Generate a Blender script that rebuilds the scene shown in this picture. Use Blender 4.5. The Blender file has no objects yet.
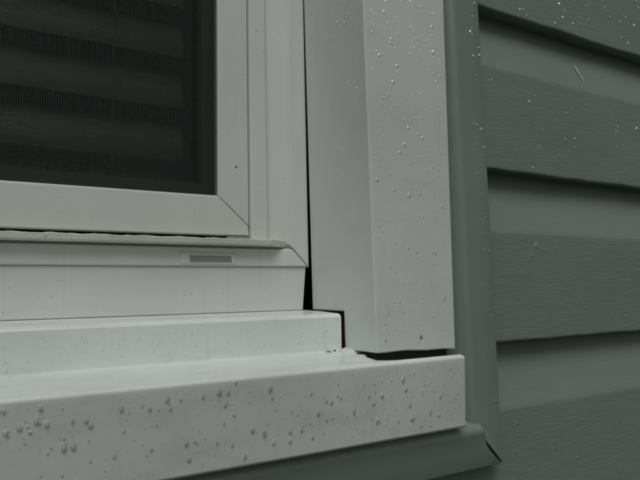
import bpy, bmesh, math, random
from mathutils import Matrix, Vector
random.seed(7)
rad = math.radians
MM = 0.001
S = bpy.context.scene
C = S.collection

# ---------------------------------------------------------------- camera
# world: X right along the wall, Y into the wall, Z up; lengths below in mm from the camera's position
F_PX = 549.0
R = ((0.87558405, 0.02985944, 0.48214207),      # wall axes in camera axes (right, down, forward)
     (-0.48254722, 0.10029871, 0.87010824),
     (-0.02237728, -0.99450922, 0.10222854))
cam = bpy.data.cameras.new('camera')
cam.sensor_width = 36.0
cam.lens = F_PX / 640.0 * 36.0
cam.clip_start = 0.01
cam.clip_end = 400.0
cam.dof.use_dof = True                           # a phone's small lens, focused on the sill
cam.dof.focus_distance = 0.29
cam.dof.aperture_fstop = 16.0
co = bpy.data.objects.new('camera', cam)
C.objects.link(co)
co.matrix_world = Matrix(((R[0][0], -R[0][1], -R[0][2], 0),
                          (R[1][0], -R[1][1], -R[1][2], 0),
                          (R[2][0], -R[2][1], -R[2][2], 0),
                          (0, 0, 0, 1)))
S.camera = co

# ---------------------------------------------------------------- sky, sun, exposure
SUN_EL, SUN_AZ = 56.0, 207.0                     # azimuth clockwise from +Y
w = bpy.data.worlds.new('World')
S.world = w
w.use_nodes = True
nt = w.node_tree
nt.nodes.clear()
sky = nt.nodes.new('ShaderNodeTexSky')
sky.sky_type = 'NISHITA'
sky.sun_disc = False
sky.sun_elevation = rad(SUN_EL)
sky.sun_rotation = rad(SUN_AZ)
sky.dust_density = 4.0
hs = nt.nodes.new('ShaderNodeHueSaturation')     # overcast: nearly colourless sky
hs.inputs['Saturation'].default_value = 0.10
bg = nt.nodes.new('ShaderNodeBackground')
bg.inputs['Strength'].default_value = 0.055
wo = nt.nodes.new('ShaderNodeOutputWorld')
nt.links.new(sky.outputs[0], hs.inputs['Color'])
nt.links.new(hs.outputs[0], bg.inputs['Color'])
nt.links.new(bg.outputs[0], wo.inputs['Surface'])
sl = bpy.data.lights.new('sun', 'SUN')
sl.energy = 1.5
sl.angle = rad(32)
sl.color = (0.955, 1.0, 0.965)
so = bpy.data.objects.new('sun', sl)
C.objects.link(so)
e, a = rad(SUN_EL), rad(SUN_AZ)
to_sun = Vector((math.cos(e) * math.sin(a), math.cos(e) * math.cos(a), math.sin(e)))
so.rotation_euler = to_sun.to_track_quat('Z', 'Y').to_euler()
so.location = to_sun * 5
vs = S.view_settings
vs.view_transform = 'Standard'
vs.look = 'None'
vs.gamma = 1.0
vs.exposure = -0.45
vs.use_curve_mapping = False
cy = S.cycles
cy.max_bounces = 20
cy.diffuse_bounces = 8
cy.glossy_bounces = 6
cy.transmission_bounces = 16
cy.caustics_refractive = True
cy.caustics_reflective = True
cy.blur_glossy = 0.3
cy.use_denoising = True
cy.filter_width = 1.9

# ---------------------------------------------------------------- materials
def new_mat(name):
    m = bpy.data.materials.new(name)
    m.use_nodes = True
    n = m.node_tree
    return m, n, n.nodes['Principled BSDF']

def node(n, t, **kw):
    x = n.nodes.new(t)
    for k, v in kw.items():
        if k in x.inputs:
            x.inputs[k].default_value = v
        else:
            setattr(x, k, v)
    return x

def coords(n, scale):
    tc = n.nodes.new('ShaderNodeNewGeometry')
    mp = node(n, 'ShaderNodeMapping')
    mp.inputs['Scale'].default_value = scale
    n.links.new(tc.outputs['Position'], mp.inputs['Vector'])
    return mp.outputs[0]

def ramp(n, src, stops):
    r = n.nodes.new('ShaderNodeValToRGB')
    el = r.color_ramp.elements
    el[0].position, el[0].color = stops[0]
    el[1].position, el[1].color = stops[-1]
    for p, c in stops[1:-1]:
        x = el.new(p)
        x.color = c
    n.links.new(src, r.inputs[0])
    return r.outputs[0]

def mixc(n, fac, c1, c2, mode='MIX'):
    m = n.nodes.new('ShaderNodeMix')
    m.data_type = 'RGBA'
    m.blend_type = mode
    for s, v in ((0, fac), (6, c1), (7, c2)):
        if isinstance(v, (int, float, tuple)):
            m.inputs[s].default_value = v
        else:
            n.links.new(v, m.inputs[s])
    return m.outputs[2]

def g(v, al=1.0):
    return (v, v, v, al)

def painted(name, col, rough=0.42, blot=0.10, specks=0.35, wave=0.15, spec_scale=160, grime=0.0, drips=0.035):
    """painted metal or vinyl: faint blotches, dust specks, thin vertical run marks, slightly uneven sheet"""
    m, n, b = new_mat(name)
    big = node(n, 'ShaderNodeTexNoise', Scale=1.0, Detail=4.0)
    n.links.new(coords(n, (14, 14, 9)), big.inputs['Vector'])
    c = mixc(n, ramp(n, big.outputs[0], [(0.35, g(0)), (0.68, g(1))]),
             col, tuple(x * (1 - blot) for x in col[:3]) + (1,))
    st = node(n, 'ShaderNodeTexNoise', Scale=1.0, Detail=3.0)
    n.links.new(coords(n, (260, 60, 7)), st.inputs['Vector'])
    c = mixc(n, ramp(n, st.outputs[0], [(0.58, g(0)), (0.78, g(drips * 4))]), c,
             (col[0] * .62, col[1] * .63, col[2] * .58, 1))
    fine = node(n, 'ShaderNodeTexNoise', Scale=spec_scale * 3.0, Detail=2.0)
    n.links.new(coords(n, (1, 1, 1)), fine.inputs['Vector'])
    dust = node(n, 'ShaderNodeTexNoise', Scale=30.0, Detail=2.0)
    n.links.new(coords(n, (1, 1, 1)), dust.inputs['Vector'])
    mul = node(n, 'ShaderNodeMath', operation='MULTIPLY')
    n.links.new(ramp(n, fine.outputs[0], [(0.66, g(0)), (0.76, g(1))]), mul.inputs[0])
    n.links.new(ramp(n, dust.outputs[0], [(0.42, g(0)), (0.62, g(specks))]), mul.inputs[1])
    c = mixc(n, mul.outputs[0], c, (0.10, 0.10, 0.085, 1))
    if grime:
        gr = node(n, 'ShaderNodeTexNoise', Scale=1.0, Detail=6.0, Roughness=0.65)
        n.links.new(coords(n, (24, 60, 60)), gr.inputs['Vector'])
        c = mixc(n, ramp(n, gr.outputs[0], [(0.5, g(0)), (0.74, g(grime))]), c, (0.30, 0.30, 0.25, 1))
    n.links.new(c, b.inputs['Base Color'])
    rr = node(n, 'ShaderNodeTexNoise', Scale=60.0, Detail=3.0)
    n.links.new(coords(n, (1, 1, 1)), rr.inputs['Vector'])
    mr = node(n, 'ShaderNodeMapRange')
    mr.inputs['To Min'].default_value = rough - 0.1
    mr.inputs['To Max'].default_value = rough + 0.12
    n.links.new(rr.outputs[0], mr.inputs['Value'])
    n.links.new(mr.outputs[0], b.inputs['Roughness'])
    b1 = node(n, 'ShaderNodeBump', Strength=wave, Distance=0.004)
    n.links.new(big.outputs[0], b1.inputs['Height'])
    b2 = node(n, 'ShaderNodeBump', Strength=0.06, Distance=0.0004)
    n.links.new(fine.outputs[0], b2.inputs['Height'])
    n.links.new(b1.outputs[0], b2.inputs['Normal'])
    n.links.new(b2.outputs[0], b.inputs['Normal'])
    return m

M = {}
M['white_metal'] = painted('white_painted_metal', (0.665, 0.695, 0.66, 1), rough=0.42, grime=0.10, wave=0.22)
M['sill_metal'] = painted('white_sill_metal', (0.77, 0.80, 0.78, 1), rough=0.30, grime=0.25, drips=0.05, specks=0.4)
M['white_vinyl'] = painted('white_window_vinyl', (0.655, 0.65, 0.625, 1), rough=0.5, specks=0.4, blot=0.08, wave=0.05)
M['screen_frame'] = painted('white_screen_frame_paint', (0.60, 0.625, 0.59, 1), rough=0.45, specks=0.3, blot=0.06, wave=0.06)
M['ledge_paint'] = painted('weathered_ledge_paint', (0.62, 0.62, 0.57, 1), rough=0.6, specks=0.9, blot=0.2, wave=0.6, grime=0.3)
M['channel_vinyl'] = painted('grey_green_channel_vinyl', (0.232, 0.266, 0.243, 1), rough=0.42, specks=0.4, wave=0.2, grime=0.12)
M['caulk'] = painted('pale_caulk', (0.62, 0.63, 0.58, 1), rough=0.6, specks=0.8, wave=0.5)

# siding: grey-green vinyl with an embossed cedar grain running along each board
m, n, b = new_mat('grey_green_siding_vinyl')
warp = node(n, 'ShaderNodeTexNoise', Scale=18.0, Detail=2.0)
gc = coords(n, (1, 1, 1))
n.links.new(gc, warp.inputs['Vector'])
wadd = node(n, 'ShaderNodeVectorMath', operation='SCALE', Scale=0.0035)
n.links.new(warp.outputs['Color'], wadd.inputs[0])
vadd = node(n, 'ShaderNodeVectorMath', operation='ADD')
n.links.new(gc, vadd.inputs[0])
n.links.new(wadd.outputs[0], vadd.inputs[1])
gm = node(n, 'ShaderNodeMapping')
gm.inputs['Scale'].default_value = (80, 60, 1700)
n.links.new(vadd.outputs[0], gm.inputs['Vector'])
grain = node(n, 'ShaderNodeTexNoise', Scale=1.0, Detail=3.0, Roughness=0.6)
n.links.new(gm.outputs[0], grain.inputs['Vector'])
gp = node(n, 'ShaderNodeMapping')
gp.inputs['Scale'].default_value = (10, 20, 26)
n.links.new(gc, gp.inputs['Vector'])
patch = node(n, 'ShaderNodeTexNoise', Scale=1.0, Detail=3.0)
n.links.new(gp.outputs[0], patch.inputs['Vector'])
gh = ramp(n, grain.outputs[0], [(0.40, g(0)), (0.62, g(1))])
base = (0.216, 0.250, 0.226, 1)
c = mixc(n, ramp(n, patch.outputs[0], [(0.3, g(0)), (0.72, g(1))]), base, (0.198, 0.236, 0.208, 1))
inv = node(n, 'ShaderNodeMath', operation='SUBTRACT')
inv.inputs[0].default_value = 1.0
n.links.new(gh, inv.inputs[1])
gmul = node(n, 'ShaderNodeMath', operation='MULTIPLY')
n.links.new(inv.outputs[0], gmul.inputs[0])
gmul.inputs[1].default_value = 0.16
c = mixc(n, gmul.outputs[0], c, (0.13, 0.15, 0.132, 1))
n.links.new(c, b.inputs['Base Color'])
b.inputs['Roughness'].default_value = 0.5
bp = node(n, 'ShaderNodeBump', Strength=0.34, Distance=0.0005)
n.links.new(gh, bp.inputs['Height'])
bq = node(n, 'ShaderNodeBump', Strength=0.25, Distance=0.004)
n.links.new(patch.outputs[0], bq.inputs['Height'])
n.links.new(bq.outputs[0], bp.inputs['Normal'])
n.links.new(bp.outputs[0], b.inputs['Normal'])
M['siding'] = m
m2 = m.copy()                                    # the cove of each board carries a fainter grain
m2.name = 'grey_green_siding_cove'
for q in m2.node_tree.nodes:
    if q.type == 'BUMP':
        q.inputs['Strength'].default_value *= 0.5
    if q.type == 'MATH' and q.operation == 'MULTIPLY':
        q.inputs[1].default_value = 0.14
    if q.type == 'BSDF_PRINCIPLED':
        q.inputs['Roughness'].default_value = 0.42
M['siding_cove'] = m2

def plain(name, col, rough=0.6, var=0.2, scale=40.0):
    m, n, b = new_mat(name)
    t = node(n, 'ShaderNodeTexNoise', Scale=scale, Detail=4.0)
    n.links.new(coords(n, (1, 1, 1)), t.inputs['Vector'])
    n.links.new(mixc(n, t.outputs[0], tuple(x * (1 - var) for x in col) + (1,), tuple(x * (1 + var) for x in col) + (1,)), b.inputs['Base Color'])
    b.inputs['Roughness'].default_value = rough
    return m
M['sash'] = plain('shade_toned_sash', (0.045, 0.058, 0.048), 0.55)  # white sash; shade behind the screen is put into its dark colour
M['wire'] = plain('grey_screen_wire', (0.036, 0.046, 0.038), 0.5)
M['slat'] = plain('grey_blind_slat', (0.034, 0.046, 0.037), 0.55, 0.12, 25)
M['cord'] = plain('grey_blind_cord', (0.05, 0.06, 0.05), 0.8)
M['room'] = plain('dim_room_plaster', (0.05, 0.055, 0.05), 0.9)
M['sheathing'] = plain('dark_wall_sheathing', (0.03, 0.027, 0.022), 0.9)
M['concrete'] = plain('concrete', (0.28, 0.27, 0.25), 0.85, 0.2, 8)
M['slot'] = plain('grey_slot_recess', (0.24, 0.245, 0.225), 0.7)
M['dirt'] = plain('dark_dirt', (0.07, 0.065, 0.05), 0.9, 0.4, 400)
M['nail'] = plain('dull_nail_metal', (0.26, 0.26, 0.23), 0.5, 0.3, 300)
M['grass'] = plain('wet_lawn', (0.06, 0.085, 0.04), 0.85, 0.35, 6)

m, n, b = new_mat('window_glass')
b.inputs['Base Color'].default_value = (0.9, 0.95, 0.92, 1)
b.inputs['Transmission Weight'].default_value = 1.0
b.inputs['Roughness'].default_value = 0.02
b.inputs['IOR'].default_value = 1.3
M['glass'] = m
m, n, b = new_mat('rain_water')
n.nodes.remove(b)
tr = node(n, 'ShaderNodeBsdfTransparent', Color=(0.99, 1, 0.995, 1))
rf = node(n, 'ShaderNodeBsdfRefraction', Color=(1, 1, 1, 1), Roughness=0.0, IOR=1.25)
gl = node(n, 'ShaderNodeBsdfGlossy', Color=(1, 1, 1, 1), Roughness=0.12)
fr = node(n, 'ShaderNodeFresnel', IOR=1.5)
mx = node(n, 'ShaderNodeMixShader')
mx.inputs[0].default_value = 0.20
my = node(n, 'ShaderNodeMixShader')
n.links.new(tr.outputs[0], mx.inputs[1])
n.links.new(rf.outputs[0], mx.inputs[2])
n.links.new(fr.outputs[0], my.inputs[0])
n.links.new(mx.outputs[0], my.inputs[1])
n.links.new(gl.outputs[0], my.inputs[2])
n.links.new(my.outputs[0], n.nodes['Material Output'].inputs['Surface'])
M['water'] = m

# ---------------------------------------------------------------- mesh helpers
def link(name, me, mat, parent=None, bevel=0.0, seg=2, smooth=False):
    o = bpy.data.objects.new(name, me)
    C.objects.link(o)
    if mat:
        me.materials.append(M[mat])
    if parent:
        o.parent = parent
    if bevel:
        md = o.modifiers.new('bevel', 'BEVEL')
        md.width = bevel * MM
        md.segments = seg
        md.limit_method = 'ANGLE'
        md.angle_limit = rad(30)
    if smooth or bevel:
        me.polygons.foreach_set('use_smooth', [True] * len(me.polygons))
        if bevel:
            wn = o.modifiers.new('weighted', 'WEIGHTED_NORMAL')
            wn.keep_sharp = True
    return o

def thing(name, label, cat, loc=(0, 0, 0), group=None):
    o = bpy.data.objects.new(name, None)
    o.empty_display_size = 0.02
    C.objects.link(o)
    o['label'] = label
    o['category'] = cat
    if group:
        o['group'] = group
    return o

def call(v, *p):
    return v(*p) if callable(v) else v

def extrude(poly, axis, t0, t1, seg=1, closed=True, jit=None, caps=True, rev=False):
    """solid from a profile. axis 'x': profile (Y, Z) swept along X; axis 'z': profile (X, Y) swept along Z; 'y': (X, Z) along Y.
    t0 and t1 may depend on the profile point (mitres); jit(point, t) moves points a little"""
    vs_, fs = [], []
    k = len(poly)
    for i in range(seg + 1):
        for (p, q) in poly:
            a, b_ = call(t0, p, q), call(t1, p, q)
            t = a + (b_ - a) * i / seg
            v = {'x': (t, p, q), 'z': (p, q, t), 'y': (p, t, q)}[axis]
            if jit:
                v = jit(v)
            vs_.append(tuple(c_ * MM for c_ in v))
    for i in range(seg):
        for j in range(k if closed else k - 1):
            j2 = (j + 1) % k
            fs.append((i * k + j, i * k + j2, (i + 1) * k + j2, (i + 1) * k + j))
    if closed and caps:
        fs.append(tuple(range(k)))
        fs.append(tuple(seg * k + j for j in range(k)))
    me = bpy.data.meshes.new('mesh')
    me.from_pydata(vs_, [], fs)
    if closed:
        bm = bmesh.new()
        bm.from_mesh(me)
        bmesh.ops.recalc_face_normals(bm, faces=bm.faces)
        bm.to_mesh(me)
        bm.free()
    return me

def box(x0, x1, y0, y1, z0, z1):
    return extrude([(x0, y0), (x1, y0), (x1, y1), (x0, y1)], 'z', z0, z1)

def wob(seed, amp, freq):
    ph = [random.Random(seed * 31 + i).uniform(0, 6.28) for i in range(5)]
    return lambda t: amp * sum(math.sin(t * freq * f + ph[i]) / (1 + i * .6) for i, f in enumerate((1, 2.3, 3.9, 6.1, 9.7))) / 2.2

def ray(px, py, Y):
    d = [R[i][0] * (px - 320) + R[i][1] * (py - 240) + R[i][2] * F_PX for i in range(3)]
    return tuple(c_ * Y / d[1] for c_ in d)

# ---------------------------------------------------------------- main levels (mm)
WX0, WX1 = -663.0, 163.0          # window frame outer sides
CX0, CX1 = -721.0, 221.0          # casing outer sides
FT = 760.0                        # frame top
GROUND = -1250.0
EXPO, FLAT = 114.0, 72.0
DRIP = 258.3                      # front of the siding boards
Z0 = -32.0                        # a drip edge level

# ---------------------------------------------------------------- ground
me = bpy.data.meshes.new('ground')
me.from_pydata([(-60, -80, GROUND * MM), (60, -80, GROUND * MM), (60, 20, GROUND * MM), (-60, 20, GROUND * MM)], [], [(0, 1, 2, 3)])
o = link('ground', me, 'grass')
o['kind'] = 'structure'

# ---------------------------------------------------------------- wall
wall = thing('house_wall', 'grey-green wood-grain lapped siding wall right of the white window', 'wall')
def course_profile():
    p = [(DRIP + 11.6, 1.2), (DRIP + 2.2, 0.2), (DRIP + 1.6, 0.1), (DRIP + 0.9, 0.0), (DRIP + 0.2, 0.5), (DRIP, 1.4), (DRIP, 2.6)]
    p += [(DRIP + 0.1, 20), (DRIP + 0.2, FLAT * .6), (DRIP + 0.3, FLAT - 4), (DRIP + 0.35, FLAT - 1.2), (DRIP + 0.5, FLAT - .2)]
    N = 12
    for i in range(1, N + 1):
        t = i / N
        s = 1 - (1 - t) ** 1.3
        p.append((DRIP + 0.5 + 11.3 * s, FLAT + (EXPO - 2 - FLAT) * t))
    p += [(DRIP + 12.2, EXPO + 4), (DRIP + 12.6, EXPO + 9)]
    return p
def course(zd, runs, seed):
    """one board: an open sheet swept along x; runs = [(x0, x1, zlow, zhigh)]"""
    prof = course_profile()
    w1, w2 = wob(seed, 0.5, 0.06), wob(seed + 50, 0.35, 0.021)
    vs_, fs = [], []
    for (x0, x1, lo, hi) in runs:
        pts = [q for q in prof if lo <= q[1] <= hi]
        nseg = max(2, int((x1 - x0) / 14))
        base_i = len(vs_)
        k = len(pts)
        for i in range(nseg + 1):
            x = x0 + (x1 - x0) * i / nseg
            for (y, z) in pts:
                dz = w1(x) if z < 3 else 0.0
                vs_.append((x * MM, (y + w2(x)) * MM, (zd + z + dz) * MM))
        for i in range(nseg):
            for j in range(k - 1):
                fs.append((base_i + i * k + j, base_i + (i + 1) * k + j, base_i + (i + 1) * k + j + 1, base_i + i * k + j + 1))
    me = bpy.data.meshes.new('siding_course')
    me.from_pydata(vs_, [], fs)
    o = link('siding_course', me, 'siding', wall, smooth=True)
    me.materials.append(M['siding_cove'])
    for f in me.polygons:
        if f.center.z / MM - zd > FLAT - 0.3:
            f.material_index = 1
    return o
XL, XR = -1900.0, 1700.0
k = -9
while Z0 + k * EXPO < 900:
    zd = Z0 + k * EXPO
    if zd < -150:
        runs = [(XL, XR, -1, 200)]
    elif zd < -100:
        runs = [(XL, XR, -1, 52.0), (250, XR, 43.0, 200), (XL, -750, 43.0, 200)]
    elif zd < 790:
        runs = [(250, XR, -1, 200), (XL, -750, -1, 200)]
    else:
        runs = [(XL, XR, -1, 200)]
    course(zd, runs, k + 40)
    k += 1
# pale scuff on the upper board
a_, b_ = ray(576, 64, DRIP + 6), ray(584, 82, DRIP + 3)
me = bpy.data.meshes.new('scuff_mark')
pts = []
for i in range(9):
    t = i / 8
    wdt = 1.0 * math.sin(math.pi * (0.1 + .85 * t)) * (1 + .3 * math.sin(9 * t))
    c_ = [a_[j] + (b_[j] - a_[j]) * t for j in range(3)]
    zrel = c_[2] - (Z0 + EXPO)
    tt = max(0.0, (zrel - FLAT) / (EXPO - 2 - FLAT))
    yy = DRIP + .5 + 11.3 * (1 - (1 - tt) ** 1.3) - 0.45
    pts += [((c_[0] - wdt) * MM, yy * MM, c_[2] * MM), (c_[0] * MM, (yy - .1) * MM, c_[2] * MM), ((c_[0] + wdt) * MM, yy * MM, c_[2] * MM)]
me.from_pydata(pts, [], [(3 * i + j, 3 * i + j + 1, 3 * i + j + 4, 3 * i + j + 3) for i in range(8) for j in range(2)])
link('scuff_mark', me, 'caulk', wall, smooth=True)
# sheathing behind the boards, with the window opening left free
HX0, HX1, HZ0, HZ1 = -690.0, 190.0, -76.0, 785.0
for (x0, x1, z0, z1) in ((XL, HX0, GROUND + 195, 1000), (HX1, XR, GROUND + 195, 1000), (HX0, HX1, GROUND + 195, HZ0), (HX0, HX1, HZ1, 1000)):
    link('sheathing', box(x0, x1, 300 if z1 != HZ0 else 302, 420, z0, z1), 'sheathing', wall)
link('foundation', box(XL, XR, 262, 450, GROUND - 50, GROUND + 190), 'concrete', wall, bevel=4)
# room behind the opening
rm = bpy.data.meshes.new('room')
rb = [(-1900, 421), (1700, 421), (1700, 3400), (-1900, 3400)]
rv = [(x * MM, y * MM, z * MM) for z in (-900, 1000) for x, y in rb]
rm.from_pydata(rv, [], [(0, 1, 2, 3), (4, 5, 6, 7), (1, 2, 6, 5), (2, 3, 7, 6), (3, 0, 4, 7)])
link('room_lining', rm, 'room', wall)

# ---------------------------------------------------------------- siding channel round the window
chan = thing('siding_channel', 'grey-green trim channel between white window casing and lapped siding', 'trim channel')
JX, JZ = 260.6, -102.4
def channel_profile(outer, inner_sign):
    """(offset coordinate, Y): outer edge back, flat face, sloped lip towards the window"""
    s = inner_sign
    return [(outer, 262), (outer, 249.4), (outer + s * 0.3, 248.6), (outer + s * 1.0, 248.2),
            (outer + s * 12, 247.6), (outer + s * 20, 246.9), (outer + s * 22.2, 246.8), (outer + s * 23.8, 247.3), (outer + s * 25.5, 248.7), (outer + s * 28.5, 252.4), (outer + s * 31.0, 257.0), (outer + s * 32.5, 262.8),
            (outer + s * 32.5, 284), (outer + s * 31, 284), (outer + s * 31, 264), (outer + s * 24, 256), (outer + s * 2, 254), (outer + s * 1.2, 262)]
w = wob(3, 0.35, 0.03)
# the right upright ends on a mitre; the piece below runs up to it with a dark gap
link('channel_piece', extrude(channel_profile(JX, -1), 'z', lambda x, y: JZ + 0.2 + (JX - x) * 1.08, 800, 40,
     jit=lambda v: (v[0] + w(v[2]), v[1], v[2])), 'channel_vinyl', chan, smooth=True)
w4 = wob(9, 0.3, 0.03)
link('channel_piece', extrude([(y - 3.2 * max(0.0, 1 - abs(z - (JZ + 23)) / 14) * (y < 256), z) for z, y in channel_profile(JZ, 1)], 'x', lambda y, z: -764 + (z - JZ), lambda y, z: (JX - 1.9 - (z - JZ) * 1.0 if z < JZ + 17.5 else JX - 1.9 - 17.5), 40,
     jit=lambda v: (v[0], v[1] + 0.4 * w4(v[0]), v[2] + w4(v[0]))), 'channel_vinyl', chan, smooth=True)
link('channel_piece', extrude(channel_profile(-764, 1), 'z', lambda x, y: JZ + 1.0 + (x + 764), 800), 'channel_vinyl', chan)
for o in chan.children:
    o.data.polygons.foreach_set('use_smooth', [True] * len(o.data.polygons))
    md = o.modifiers.new('split', 'EDGE_SPLIT')
    md.split_angle = rad(35)

# ---------------------------------------------------------------- casing
cas = thing('window_casing', 'white metal-clad casing board between window frame and grey channel', 'casing')
side = [(240, -30.0), (271.9, -30.6), (271.9, -8.8), (310, -8.4), (310, 200), (310, 830), (240, 830), (240, 200)]
casl = lambda y, z: 165.3 - 0.0085 * (min(z, 200) + 30)
casr = lambda y, z: 219.4 + 0.017 * (min(z, 200) + 30)
wc = wob(21, 0.25, 0.02)
link('side_board', extrude(side, 'x', casl, casr, 8, jit=lambda v: (v[0], v[1], v[2] - (1.5 * ((v[0] - 165) / 54) ** 2 + .25 * math.sin(v[0] * .23) if v[2] < -20 and v[1] < 260 else 0))), 'white_metal', cas, bevel=0.9, seg=3)
link('side_board', extrude(side, 'x', lambda y, z: -500 - casr(y, z), lambda y, z: -500 - casl(y, z)), 'white_metal', cas, bevel=0.9, seg=3)
link('head_board', extrude([(238.5, 762.0), (309, 762.0), (309, 832), (238.5, 832)], 'x', -664.5, 164.5), 'white_metal', cas, bevel=0.9, seg=3)

def disc(cx, cy, cz, rx, rz, depth, nrm='y', n_=12, jitter=0.0, rnd=random):
    """small rounded lump on a surface; the dome bulges along -Y (or +Z)"""
    vs_, fs = [], []
    rings = ((1.0, 0.0), (0.86, 0.55), (0.5, 0.9))
    js = [1 + rnd.uniform(-jitter, jitter) for _ in range(n_)]
    for (r_, h) in ((1.0, -0.25),) + rings:
        for i in range(n_):
            t = 2 * math.pi * i / n_
            u, v_ = math.cos(t) * rx * r_ * js[i], math.sin(t) * rz * r_ * js[i]
            vs_.append((cx + u, cy - depth * h, cz + v_) if nrm == 'y' else (cx + u, cy + v_, cz + depth * h))
    vs_.append((cx, cy - depth, cz) if nrm == 'y' else (cx, cy, cz + depth))
    for rr in range(3):
        for i in range(n_):
            j = (i + 1) % n_
            fs.append((rr * n_ + i, rr * n_ + j, (rr + 1) * n_ + j, (rr + 1) * n_ + i))
    fs += [(3 * n_ + i, 3 * n_ + (i + 1) % n_, 4 * n_) for i in range(n_)]
    fs.append(tuple(reversed(range(n_))))
    me = bpy.data.meshes.new('lump')
    me.from_pydata([tuple(c_ * MM for c_ in v) for v in vs_], [], fs)
    return me
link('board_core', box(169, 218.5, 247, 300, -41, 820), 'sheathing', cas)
nx, ny, nz = ray(421, 337, 240)
link('nail_head', disc(nx, 240, nz, 1.2, 1.4, 0.5, jitter=.2), 'nail', cas, smooth=True)

# ---------------------------------------------------------------- sill
sill = thing('window_sill', 'wet white metal-clad sill with a stepped top below the window', 'window sill')
ws = wob(33, 0.3, 0.02)
nose = [(233.0, -34.6), (236, -33.8), (239, -33.4), (262, -31.0), (271, -30.2), (298, -29.8), (298, -75.4), (241.0, -75.4), (238.8, -74.0), (235.8, -56), (232.7, -38), (232.4, -35.6)]
def nose_jit(v):
    x, y, z = v
    if z > -40 and y > 237 and x > 166:          # hollow below the casing board
        z -= 15 * min(1.0, (x - 166) / 10) if y > 260 else 6 * min(1.0, (x - 166) / 14)
    return (x, y + (ws(x) if y < 240 else 0), z)
link('sill_nose', extrude(nose, 'x', CX0 - 2, lambda y, z: 219.2 + max(0.0, (-36 - z) / 38) * 4.2, 170, jit=nose_jit), 'sill_metal', sill, bevel=1.0, seg=3)
def fascia_y(z):
    return 232.4 + (-36.5 - z) * (6.4 / 37)
step = [(271.3, -32.0), (271.0, -12.0), (271.6, -10.5), (273.2, -9.9), (292, -9.0), (317, -8.35), (317, -32)]
link('sill_step', extrude(step, 'x', -664.0, 163.6, 30), 'sill_metal', sill, bevel=1.6, seg=3)
# smeared caulk where step, sill and casing meet
def blob(pts, mat, parent, name, zfun, h):
    vs_ = [(x, y, zfun(y) - .5) for x, y in pts] + [(x, y, zfun(y) + .05) for x, y in pts]
    cx, cy = sum(p[0] for p in pts) / len(pts), sum(p[1] for p in pts) / len(pts)
    vs_ += [(cx + (x - cx) * .6, cy + (y - cy) * .6, zfun(y) + h * random.uniform(.7, 1.2)) for x, y in pts]
    vs_.append((cx, cy, zfun(cy) + h))
    k_ = len(pts)
    fs = []
    for rr in range(2):
        for i in range(k_):
            j = (i + 1) % k_
            fs.append((rr * k_ + i, rr * k_ + j, (rr + 1) * k_ + j, (rr + 1) * k_ + i))
    fs += [(2 * k_ + i, 2 * k_ + (i + 1) % k_, 3 * k_) for i in range(k_)]
    me = bpy.data.meshes.new(name)
    me.from_pydata([tuple(c_ * MM for c_ in v) for v in vs_], [], fs)
    return link(name, me, mat, parent, smooth=True)
def sill_z(y):                                   # height of the sloping sill top
    return -33.8 + (y - 236) * (3.6 / 35)
cr = random.Random(5)
def ringpts(cx, cy, rx, ry, n_=14, j=.25):
    return [(cx + math.cos(6.283 * i / n_) * rx * cr.uniform(1 - j, 1 + j), cy + math.sin(6.283 * i / n_) * ry * cr.uniform(1 - j, 1 + j)) for i in range(n_)]
blob(ringpts(166, 265, 9, 6), 'caulk', sill, 'caulk', sill_z, 1.3)
blob(ringpts(160, 252, 7, 3.0), 'caulk', sill, 'caulk', sill_z, 0.35)
x, y, z = ray(327, 353, 268)
blob(ringpts(x, 266.5, 1.9, 1.1, 9, .4), 'nail', sill, 'dirt_crumb', sill_z, 1.0)
blob(ringpts(x + 5, 268, 1.0, .7, 9, .4), 'dirt', sill, 'dirt_crumb', sill_z, 0.8)
x, y, z = ray(203, 374, 249)
for i in range(9):
    t = 6.283 * i / 9 + cr.uniform(-.2, .2)
    blob(ringpts(x + 6.5 * math.cos(t), 250 + 4.5 * math.sin(t), cr.uniform(.3, .8), cr.uniform(.2, .5), 7, .4), 'nail', sill, 'dirt_crumb', sill_z, 0.15)

# ---------------------------------------------------------------- window
win = thing('window', 'white vinyl window frame with shade-darkened sash behind the insect screen', 'window')
jamb = [(125.0, 322), (125.0, 312.6), (125.6, 312.0), (135.6, 312.0), (137.0, 315.6), (150.2, 312.6), (151.6, 310.9), (152.4, 310.6), (162.9, 310.6), (163.9, 311.4), (163.9, 345), (125, 345)]
def jamb_low(x, y):
    if x < 149.5:
        return 33.4
    return 18.4 + max(0.0, (163.9 - x)) * 1.06 + 0.2
link('frame_jamb', extrude(jamb, 'z', jamb_low, lambda x, y: 718 + (x - 125)), 'white_vinyl', win, bevel=0.35)
mj = [(-500 - x, y) for x, y in jamb]
link('frame_jamb', extrude(mj, 'z', lambda x, y: jamb_low(-500 - x, y), lambda x, y: 718 + (-500 - x - 125)), 'white_vinyl', win, bevel=0.35)
link('frame_head', extrude([(y, 718 + x - 125) for x, y in jamb], 'x', lambda y, z: -625 - (z - 718) + .4, lambda y, z: 125 + (z - 718) - .4), 'white_vinyl', win, bevel=0.35)
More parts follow.
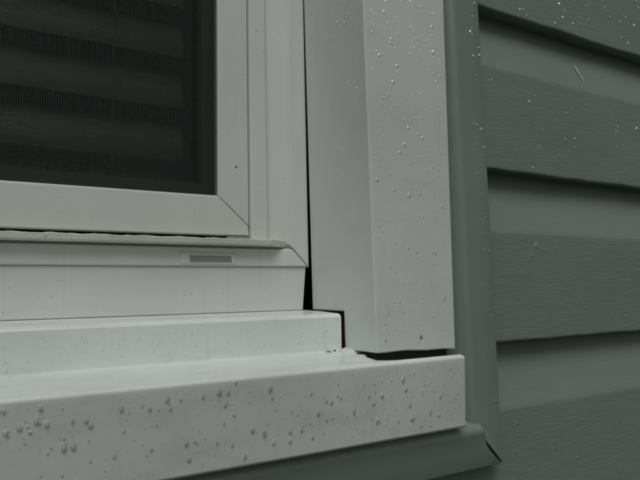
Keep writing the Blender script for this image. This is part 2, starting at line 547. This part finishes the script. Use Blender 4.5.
# bottom member with the weep slot cut out: lip above, face below
bot = [(311.4, 19.0), (310.4, 19.6), (310.8, 29.6), (313.6, 30.6), (314, 33.6), (345, 34.0), (345, 19.0)]
def bot_end(y, z):
    return 163.7 - max(0.0, min(z, 32.0) - 18.4) / 1.06 - .5
link('frame_bottom', extrude(bot, 'x', lambda y, z: -500 - bot_end(y, z), bot_end), 'white_vinyl', win, bevel=0.35)
wl, wl2 = wob(41, 0.3, 0.11), wob(43, 0.42, 0.3)
ledge = [(304.6, 31.5), (303.5, 31.9), (303.3, 34.5), (303.9, 34.9), (320, 35.4), (320, 33.9), (313.5, 33.0), (311, 31.2)]
def ledge_end(y, z):
    return 134 + (y - 303) * 1.5
def ledge_jit(v):
    fr = max(0.0, min(1.0, (309 - v[1]) / 4))
    return (v[0], v[1] + fr * wl(v[0]), v[2] + (wl2(v[0]) * fr if v[2] > 32 else .3 * wl(v[0]) * fr))
link('frame_ledge', extrude(ledge, 'x', -637, ledge_end, 420, jit=ledge_jit), 'ledge_paint', win)
# plain lower apron
link('frame_apron', extrude([(312.0, 18.85), (311.8, -8.2), (325, -8.2), (325, 18.85)], 'x', -659, lambda y, z: 159.3 + (z + 8.2) * .1), 'white_vinyl', win, bevel=0.4)
# weep slot with its thin cover
weep = link('weep_cover', extrude([(81, 20.2), (114, 20.2), (114.2, 26.2), (81, 26.4)], 'y', 309.9, 311.2), 'white_vinyl', win, bevel=0.3)
link('slot', extrude([(86.4, 21.2), (111.4, 21.2), (111.4, 25.0), (86.4, 25.1)], 'y', 309.75, 310.4), 'slot', weep)
# dark sticker edge under the screen's corner
sx0 = ray(227, 239, 316)
link('corner_gasket', box(sx0[0], 125.2, 314.8, 318, 35.3, 37.6), 'slot', win)
x, y, z = ray(236, 167, 315)
# sash and glass
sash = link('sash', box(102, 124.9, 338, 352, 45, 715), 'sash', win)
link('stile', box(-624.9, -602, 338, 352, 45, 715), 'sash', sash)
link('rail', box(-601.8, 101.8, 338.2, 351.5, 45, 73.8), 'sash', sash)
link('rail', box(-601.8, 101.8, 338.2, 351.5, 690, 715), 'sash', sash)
link('pane', box(-603, 103, 344, 347, 72.5, 691), 'glass', sash)

# ---------------------------------------------------------------- insect screen
scr = thing('insect_screen', 'white framed insect screen with mitred corners and fine grey mesh', 'screen')
SI, SO, SB, SI_B = 105.0, 124.6, 38.0, 62.0
GAP = 0.22
def rail_prof(i0, o0):            # (offset, Y): rounded inner lip, flat face
    d = 1 if o0 > i0 else -1
    return [(i0, 318), (i0, 316.2), (i0 + d * .5, 315.3), (i0 + d * 1.6, 315.0), (o0 - d * .4, 314.8), (o0, 315.3), (o0, 322), (i0, 322)]
mit = lambda x: 62.0 - (x - SI) * 0.92
rr_ = rail_prof(SI, SO)
right_rail = link('screen_rail', extrude(rr_, 'z', lambda x, y: mit(x) + GAP, lambda x, y: 695 + (x - SI) - .2), 'screen_frame', scr, bevel=0.25)
link('screen_rail', extrude([(-500 - x, y) for x, y in rr_], 'z', lambda x, y: mit(-500 - x) + GAP, lambda x, y: 695 + (-500 - x - SI) - .2), 'screen_frame', scr, bevel=0.25)
bp_ = [(318, 62.0), (316.2, 62.0), (315.3, 61.5), (315.0, 60.4), (314.9, 44.2), (314.8, 38.4), (315.3, 38.0), (322, 38.0), (322, 62.0)]
be = lambda y, z: min(SO, SI + (62.0 - z) / 0.92 - GAP)
link('screen_rail', extrude(bp_, 'x', lambda y, z: -500 - be(y, z), be), 'screen_frame', scr, bevel=0.25)
link('screen_rail', extrude([(y, 695 + x - SI) for x, y in rr_], 'x', lambda y, z: -605 - (z - 695), lambda y, z: 105 + (z - 695)), 'screen_frame', scr, bevel=0.25)
vs_, fs = [], []
def wire(p0, p1, r_, u, v_):
    b0 = len(vs_)
    for p in (p0, p1):
        for (a_, c_) in ((1, 0), (0, 1), (-1, 0), (0, -1)):
            vs_.append(tuple((p[i] + (u[i] * a_ + v_[i] * c_) * r_) * MM for i in range(3)))
    for i in range(4):
        fs.append((b0 + i, b0 + (i + 1) % 4, b0 + 4 + (i + 1) % 4, b0 + 4 + i))
PITCH = 1.22
x = -605.0
while x < 105.4:
    dx = random.uniform(-.06, .06)
    wire((x + dx, 317.2, 61), (x + dx, 317.2, 696), 0.15, (1, 0, 0), (0, 1, 0))
    x += PITCH
z = 61.6
while z < 696:
    dz = random.uniform(-.06, .06)
    wire((-606, 317.45, z + dz), (106, 317.45, z + dz), 0.15, (0, 0, 1), (0, 1, 0))
    z += PITCH
me = bpy.data.meshes.new('mesh_wires')
me.from_pydata(vs_, [], fs)
o = link('mesh_wires', me, 'wire', scr)
o['kind'] = 'stuff'
x, y, z = ray(236, 167, 315)
link('dirt_speck', disc(x, 314.9, z, .55, .9, .3, jitter=.3), 'dirt', scr, smooth=True)

# ---------------------------------------------------------------- blind inside
blind = thing('window_blind', 'dark horizontal slat blind seen through the insect screen', 'blind')
sl_m = None
z = 103.0 - 40
while z < 690:
    hgt = 29.5
    if sl_m is None:
        pts = []
        for i in range(7):
            t = i / 6
            pts.append((399 + 11 * t - 3.0 * math.sin(math.pi * t), hgt * t))
        prof = pts + [(y + .5, q + .2) for y, q in reversed(pts)]
        sl_m = extrude(prof, 'x', -640, 106)
        sl_m.materials.append(M['slat'])
    o = bpy.data.objects.new('slat', sl_m)
    C.objects.link(o)
    o.parent = blind
    o.location = (0, 0, z * MM)
    z += 39.6
for x in (-560, -250, 55):
    link('ladder_cord', box(x, x + 1.2, 393.6, 394.6, 66, 695), 'cord', blind)
link('head_rail', box(-640, 106, 392, 425, 695, 725), 'slat', blind)

# ---------------------------------------------------------------- rain drops
def drop_mesh(rx, rz, dep, tail, nseg, nring, sink=0.42):
    """a bead lying on a vertical face: a full ellipsoid centred a little behind the face, fuller at its lower end"""
    vs_, fs = [], []
    for r_ in range(nring + 1):
        th = math.pi * r_ / nring
        zz = math.cos(th)
        wd = math.sin(th)
        wd *= 1 - tail * max(0, zz) * .65
        for i in range(nseg):
            t = 2 * math.pi * i / nseg
            vs_.append((wd * math.cos(t) * rx, wd * math.sin(t) * dep * (1 - .25 * tail * zz) + sink * dep, zz * rz - (tail * rz * .1)))
    for r_ in range(nring):
        for i in range(nseg):
            j = (i + 1) % nseg
            fs.append((r_ * nseg + i, r_ * nseg + j, (r_ + 1) * nseg + j, (r_ + 1) * nseg + i))
    return vs_, fs

big = []
for (x, y) in ((28, 150), (42, 190), (172, 140), (237, 120), (272, 125), (262, 172), (303, 88), (448, 150), (440, 105), (370, 275), (418, 290), (520, 280), (565, 275), (610, 305), (105, 328), (632, 208), (455, 328), (520, 320)):
    big.append((160 + x / 4, 360 + y / 4, 232.2))
for (x, y) in ((42, 315), (115, 360), (186, 355), (222, 342), (180, 328), (68, 340), (98, 310), (35, 310)):
    big.append((320 + x / 2, 240 + y / 2, 232.2))
for (x, y) in ((162, 268), (290, 320), (145, 320), (78, 345), (22, 370), (485, 270), (598, 270), (605, 435), (345, 315), (15, 280), (255, 425), (292, 418)):
    big.append((x / 4, 340 + y / 4, 232.2))
r2 = random.Random(11)
dlabel = 'large clear rain drop clinging to the front face of the white sill'
variants = []
for i in range(6):
    v_, f_ = drop_mesh(r2.uniform(.95, 1.25), r2.uniform(1.25, 2.1), r2.uniform(1.0, 1.25), r2.uniform(.2, .9), 16, 12)
    me = bpy.data.meshes.new('rain_drop')
    me.from_pydata([tuple(c_ * MM for c_ in q) for q in v_], [], f_)
    me.materials.append(M['water'])
    me.polygons.foreach_set('use_smooth', [True] * len(me.polygons))
    variants.append(me)
for (px, py, Y) in big:
    p = ray(px, py, Y)
    p = ray(px, py, fascia_y(p[2]))
    o = bpy.data.objects.new('rain_drop', r2.choice(variants))
    C.objects.link(o)
    o.location = tuple(c_ * MM for c_ in p)
    s = r2.uniform(.75, 1.2)
    o.scale = (s, s, s)
    o['label'] = dlabel
    o['category'] = 'water drop'
    o['group'] = 'large rain drops on the sill face'

vs_, fs = [], []
def add_drop(p, rx, rz, dep, tail=0.3, rot=None):
    v_, f_ = drop_mesh(rx, rz, dep, tail, 10, 8)
    b0 = len(vs_)
    for q in v_:
        if rot == 'x':                       # on a face that looks left
            q = (q[1], -q[0], q[2])
        elif rot == 'z':                     # on a face that looks up
            q = (q[0], q[2], -q[1])
        vs_.append(tuple((p[i] + q[i]) * MM for i in range(3)))
    fs.extend(tuple(b0 + i for i in f) for f in f_)
def size():
    return min(1.2, 0.26 + r2.expovariate(1 / .20))
def scatter(n_, f):
    for _ in range(n_):
        f()
def vert(x0, x1, Y, z0, z1):
    s = size()
    z = r2.uniform(z0, z1)
    add_drop((r2.uniform(x0, x1), call(Y, z), z), s, s * r2.uniform(1.0, 1.7), s * 1.0, r2.uniform(0, .8))
scatter(330, lambda: vert(-60, 217, fascia_y, -72, -38))
scatter(190, lambda: vert(-40, 161, 271.1, -29, -12.5))
scatter(420, lambda: vert(168, 220, 240, -28, 260))
scatter(170, lambda: vert(237, 259, 247.8, -92, 240))
def on_return():
    s = size() * .8
    z = r2.uniform(-27, 230)
    add_drop((casl(0, z), r2.uniform(242, 275), z), s, s * 1.4, s * 1.0, .4, 'x')
scatter(110, on_return)
def on_top():
    s = size() * .6
    y = r2.uniform(236, 268)
    add_drop((r2.uniform(-40, 160), y, sill_z(y)), s * 1.2, s * 1.2, s * .5, 0, 'z')
scatter(45, on_top)
def on_siding():
    s = size() * 1.0
    k_ = r2.choice((-1, 0, 1, 2))
    add_drop((r2.uniform(267, 620), DRIP, Z0 + k_ * EXPO + r2.uniform(3, FLAT - 4)), s, s * 1.5, s * 1.0, .4)
scatter(450, on_siding)
def on_screen():
    s = size() * .55
    add_drop((r2.uniform(-20, 122), 314.9, r2.uniform(40, 60)), s, s * 1.3, s * .6, .3)
scatter(40, on_screen)
me = bpy.data.meshes.new('rain_beads')
me.from_pydata(vs_, [], fs)
me.polygons.foreach_set('use_smooth', [True] * len(me.polygons))
o = link('rain_beads', me, 'water')
o['kind'] = 'stuff'
o['label'] = 'fine rain beads scattered over casing, sill, channel and siding'
o['category'] = 'water drops'
